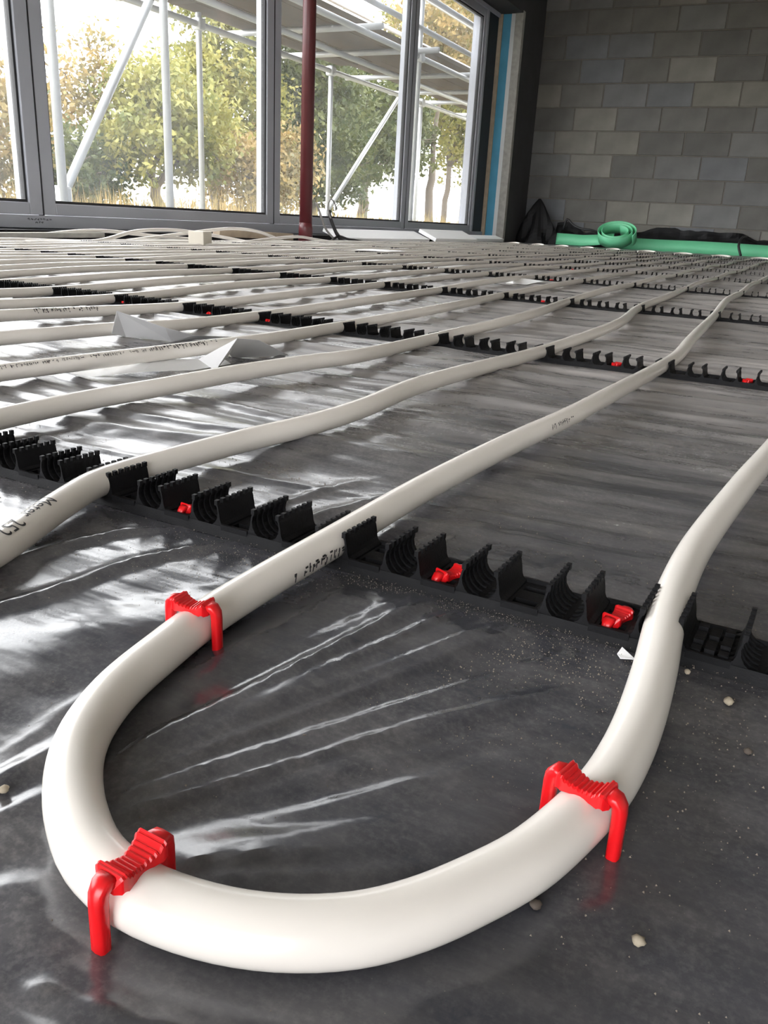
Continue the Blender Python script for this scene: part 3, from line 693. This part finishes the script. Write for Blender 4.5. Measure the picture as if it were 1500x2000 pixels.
# ------------------------------------------------------------------ loose pipes and rubbish along the windows
def loose(pts, label, m_='pipe', r=.0085, name='loose_pipe', cat='pipe'):
    tag(MB().tube(spline(pts,.05),r,10).build(name,m_,None,True), label, cat, 'loose pipe ends by the windows' if cat=='pipe' else None)
loose([(-2.72,2.35,.012),(-2.75,2.75,.014),(-2.80,3.05,.055),(-2.82,3.35,.062),(-2.80,3.62,.04),(-2.76,3.85,.012)], 'loose white pipe arching up behind the small cream block')
loose([(-2.86,3.05,.010),(-2.86,3.45,.045),(-2.84,3.8,.075),(-2.84,4.05,.065),(-2.86,4.35,.012)], 'loose white pipe arching right of the small cream block')
loose([(-2.70,3.70,.010),(-2.76,4.1,.030),(-2.80,4.45,.040),(-2.82,4.62,.028),(-2.78,4.80,.012)], 'loose white pipe bowed at the foot of the red post')
loose([(-2.90,1.9,.012),(-2.90,2.4,.016),(-2.91,2.9,.05),(-2.92,3.3,.03),(-2.90,3.7,.01)], 'loose white pipe lying against the door threshold')
def plank(name, a, b, wd, th, m_, label, cat, tilt=0):
    a = Vector(a); b = Vector(b); d = (b-a); L = d.length; o = bevel(MB().box(0,L,-wd/2,wd/2,0,th).build(name,m_),.003)
    o.location = a; o.rotation_euler = (tilt, -math.asin(d.z/L), math.atan2(d.y,d.x)); tag(o,label,cat); return o
plank('timber_batten',(-2.93,1.55,.004),(-2.90,2.93,.022),.05,.022,'timber_grey','rough grey timber batten along the threshold at far left','timber')
plank('timber_batten',(-2.965,3.85,.03),(-2.955,4.58,.012),.05,.04,'timber','timber batten with bright top left of the red post','timber')
plank('white_board',(-2.90,5.0,.042),(-2.86,6.35,.042),.16,.022,'paper','long white board lying right of the red post','board',.35)
plank('white_board',(-2.84,6.42,.05),(-2.80,7.25,.046),.17,.03,'paper','short white board with a pointed end below the third panel','board',.4)
plank('foam_offcut',(-2.90,7.35,.03),(-2.88,8.3,.03),.10,.03,'whitefoam','pale foam offcut lying before the corner','offcut',.3)
b_ = bevel(MB().box(-.035,.035,-.05,.05,0,.056).build('cream_block','cream'),.003); b_.location = (-2.42,3.03,.018); b_.rotation_euler = (0,0,.3)
tag(b_, 'small cream coloured block standing on the pipes near the windows', 'block')

# ------------------------------------------------------------------ white paper scraps
def sheet_obj(name, v, f, label):
    o = MB().add(v, f).build(name,'paper'); s = o.modifiers.new('solid','SOLIDIFY'); s.thickness = .0004; s.offset = 0; tag(o,label,'paper'); return o
sheet_obj('paper_scrap', [(-.7317,.7466,.016),(-.7077,.7324,.046),(-.7324,.7709,.010),(-.6976,.8127,.004),(-.6771,.7779,.026),(-.6674,.8204,.014),(-.6617,.8911,.006)],
          [(0,2,1),(1,2,3,4),(4,3,5),(3,6,5)], 'folded white paper scrap standing up against a pipe, left')
sheet_obj('paper_scrap', [(-.5521,.6843,.014),(-.5375,.6924,.003),(-.5572,.7435,.012),(-.5231,.7115,.036),(-.5256,.7539,.030),(-.5332,.8275,.004),(-.5656,.7612,.005)],
          [(0,1,2,3),(3,2,6,4),(4,6,5)], 'bright white paper scrap with a raised corner between the pipes')
sheet_obj('paper_strip', [(-.655,.548,.003),(-.60,.585,.0035),(-.575,.625,.006),(-.552,.675,.004),(-.545,.73,.0045),(-.66,.575,.008),(-.615,.625,.010),(-.592,.665,.012),(-.575,.705,.009),(-.565,.74,.008)],
          [(0,1,6,5),(1,2,7,6),(2,3,8,7),(3,4,9,8)], 'long thin white paper strip lying beside the lettered pipe')
sheet_obj('paper_scrap', [(-.80,2.40,.004),(-.74,2.42,.004),(-.72,2.52,.012),(-.79,2.50,.016)], [(0,1,2,3)], 'tiny white paper scrap far out on the floor between third and fourth rail')
sheet_obj('plastic_scrap', [(-.0405,.3068,.001),(-.0385,.3028,.0015),(-.034,.3035,.0022),(-.0325,.3052,.001),(-.0395,.3105,.0026)], [(0,1,2,3),(0,3,4)], 'curled white scrap lying beside the loop\'s right leg')
sheet_obj('paper_scrap', [(-1.95,3.55,.022),(-1.80,3.62,.022),(-1.78,3.80,.024),(-1.95,3.76,.024)], [(0,1,2,3)], 'flat white scrap lying on the pipes left of the middle')

# ------------------------------------------------------------------ green foam strip, black film along the block wall
def ribbon(pts, ups, h, th, name, m_, parent=None):
    m = MB(); P = [Vector(p) for p in pts]; n = len(P); vs = []
    for i in range(n):
        t = (P[min(i+1,n-1)]-P[max(i-1,0)]).normalized(); u = Vector(ups[i]).normalized(); s = t.cross(u).normalized()*th/2
        vs += [P[i]-s, P[i]+s, P[i]+s+u*h, P[i]-s+u*h]
    fs = [(i*4+j, i*4+(j+1)%4, i*4+4+(j+1)%4, i*4+4+j) for i in range(n-1) for j in range(4)]+[(3,2,1,0),tuple((n-1)*4+j for j in range(4))]
    return m.add(vs, fs).build(name, m_, parent, True)
def green():
    root = empty('foam_edge_strip', (-1.3,9.2,0)); tag(root, 'long green foam edging strip with a coiled end along the block wall', 'foam strip')
    L = root.location
    pts = []; ups = []
    x = 1.6
    while x > -1.95: pts.append(Vector((x, wall_y(x)-.22-.02*math.sin(x*3), .003+.003*math.sin(x*5)))-L); ups.append((0,.25,1)); x -= .12
    ribbon(pts, ups, .120, .008, 'straight_length', 'green', root)
    # tilted coil
    tilt = Matrix.Rotation(math.radians(40), 3, 'X'); c = Vector((-1.87,9.05,.045))
    pts = []; ups = []
    for k in range(70):
        a = -.5+k/69*4.6*PI; r = .205-.09*k/69; p = Vector((r*math.cos(a), r*.72*math.sin(a), 0)); pts.append(tilt@p+c-L+Vector((0,0,.045))); ups.append(tilt@Vector((0,0,1)))
    ribbon(pts, ups, .125, .007, 'coil', 'green', root)
    pts = []; ups = []
    for k in range(24):
        f = k/23; x = -2.52+f*.62; pts.append(Vector((x, 9.10-.12*math.sin(f*PI*.5)+.02, .012+.09*max(0,f-.45)**1.3))-L); ups.append((0,.15+.5*f,1))
    ribbon(pts, ups, .115-.0, .007, 'loose_end', 'green', root)
green()
def film(name, x0, x1, yoff, h, label, seed):
    rs_ = np.random.RandomState(seed); nx = max(8,int((x1-x0)/.03)); nz = 9; n1, n2 = VNoise(seed+20), VNoise(seed+40); vs = []; fs = []
    for i in range(nx+1):
        x = x0+(x1-x0)*i/nx; hh = h*(.55+.9*n1(np.array(x*4.),np.array(.5)))
        for j in range(nz):
            f = j/(nz-1); z = .004+hh*f; y = wall_y(x)-yoff-.10*(1-f)**1.5-.05*(n2(np.array(x*9.),np.array(f*3))-.5)
            vs.append((x, float(y), float(z+.02*f*n1(np.array(x*14.),np.array(f*2+3)))))
    for i in range(nx):
        for j in range(nz-1): a = i*nz+j; fs.append((a,a+nz,a+nz+1,a+1))
    o = MB().add(vs,fs).build(name,'blackfilm',None,False); s = o.modifiers.new('solid','SOLIDIFY'); s.thickness = .003; tag(o,label,'plastic film')
film('film_upstand', -2.6, 3.2, .05, .19, 'crumpled black film turned up along the foot of the block wall', 4)
def heap():
    n1 = VNoise(77); vs = []; fs = []; nr, na = 12, 28
    for i in range(nr+1):
        f = i/nr
        for j in range(na):
            a = 2*PI*j/na; k = .6+.8*float(n1(np.array(math.cos(a)*2+5), np.array(math.sin(a)*2+5+f*2))); r = .20*(1-f**1.6)**.8*k+.012
            vs.append((-2.76+r*math.cos(a)-.02*f, 9.17+r*.55*math.sin(a)+.06*f, .004+.46*f))
    for i in range(nr):
        for j in range(na): fs.append((i*na+j, i*na+(j+1)%na, (i+1)*na+(j+1)%na, (i+1)*na+j))
    fs.append(tuple(range(nr*na,(nr+1)*na)))
    tag(MB().add(vs,fs).build('film_heap','blackfilm'), 'bunched heap of black film in the dark corner', 'plastic film')
heap()
loose([(-2.47,9.18,.16),(-2.44,9.17,.27),(-2.36,9.16,.21),(-2.26,9.15,.18),(-2.15,9.16,.17),(-2.05,9.2,.14)], 'black cable end sticking up behind the green strip', 'cable', .012, 'cable_end', 'cable')
loose([(-.66,9.10,.01),(-.70,9.14,.10),(-.69,9.22,.175),(-.66,9.36,.19)], 'black cable hooked over the green strip at the right', 'cable', .012, 'cable_loop', 'cable')

# ------------------------------------------------------------------ pebbles, crumbs and grit
def pebble(x, y, r, label, m_='stone', seed=0):
    rs_ = np.random.RandomState(seed); m = MB(); nu, nv = 9, 6; s = r*np.array([1,.75+.3*rs_.rand(),.6+.25*rs_.rand()]); rot = rs_.rand()*PI; vs = []
    for i in range(1,nv):
        for j in range(nu):
            th = PI*i/nv; ph = 2*PI*j/nu; k = 1+.28*(rs_.rand()-.5); p = np.array([math.sin(th)*math.cos(ph), math.sin(th)*math.sin(ph), math.cos(th)])*s*k
            vs.append((p[0]*math.cos(rot)-p[1]*math.sin(rot), p[0]*math.sin(rot)+p[1]*math.cos(rot), p[2]))
    vs += [(0,0,s[2]),(0,0,-s[2])]; T_ = len(vs)-2; fs = []
    for i in range(nv-2):
        for j in range(nu): fs.append((i*nu+j,(i+1)*nu+j,(i+1)*nu+(j+1)%nu,i*nu+(j+1)%nu))
    for j in range(nu): fs.append((T_,j,(j+1)%nu)); fs.append((T_+1,(nv-2)*nu+(j+1)%nu,(nv-2)*nu+j))
    o = m.add(vs,fs).build('pebble',m_,None,True); o.location = (x,y,s[2]*.8+.0006); tag(o,label,'pebble','small stones on the sheet')
for i,(x,y,r,l,m_) in enumerate(((-.0063,.1655,.0017,'pale cream pebble at the lower right foreground','stone'),(-.1778,.1292,.0017,'beige pebble at the left edge beside the loop','stone'),
    (.0028,.2915,.0019,'brown pebble right of the loop\'s right leg','stone'),(.0115,.2625,.0014,'dark crumb near the right edge','darkstone'),(-.1178,.1945,.0011,'tiny dark crumb inside the loop, upper middle','darkstone'),
    (-.0312,.1642,.0015,'reddish crumb just under the loop\'s right bend','darkstone'),(-.1105,.2040,.0010,'tiny grey crumb inside the loop','darkstone'),(-.0135,.3065,.0012,'small tan pebble beside the rail joint','stone'),
    (-.0745,.345,.0016,'black crumb resting behind the nearest rail','darkstone'),(-.0935,.2870,.0013,'tan pebble inside the loop near the rail','stone'),(-.118,.3650,.0014,'black crumb behind the rail between two staples','darkstone'),
    (-.1985,.2805,.0014,'white crumb left of the loop\'s left leg','stone'))):
    pebble(x,y,r,l,m_,i+1)
def grit():
    rs_ = np.random.RandomState(9); P = []
    def blob(cx,cy,sx,sy,n,s0,s1):
        for _ in range(n): P.append((cx+rs_.randn()*sx, cy+rs_.randn()*sy, (s0+(s1-s0)*rs_.rand()**2.2)*.8))
    blob(-.235,.29,.03,.025,900,.00012,.0004); blob(-.14,.30,.05,.02,900,.00012,.00045); blob(-.09,.27,.03,.03,500,.00012,.0005)
    blob(-.06,.24,.04,.05,600,.00012,.0005); blob(.0,.25,.03,.06,500,.00012,.0005); blob(-.1,.45,.2,.08,1500,.0002,.0007); blob(-.35,.45,.1,.08,800,.0002,.0007)
    blob(-.12,.2,.05,.05,400,.0001,.0004); blob(-.10,.312,.06,.006,1200,.0001,.0004); blob(-.06,.285,.02,.012,350,.0001,.0005); blob(-.1,.8,.3,.25,1500,.0003,.001)
    m = MB(); tet = np.array([(1,0,-.6),(-.6,.9,-.6),(-.6,-.9,-.6),(0,0,.9)])
    for x,y,s in P:
        a = rs_.rand()*6; c, q = math.cos(a)*s, math.sin(a)*s
        m.add([(x+v[0]*c-v[1]*q, y+v[0]*q+v[1]*c, .0009+v[2]*s+.0005) for v in tet], [(0,1,3),(1,2,3),(2,0,3),(0,2,1)])
    tag(m.build('sandy_grit','grit'), 'fine sandy grit scattered over the black sheet', 'grit', kind='stuff')
grit()
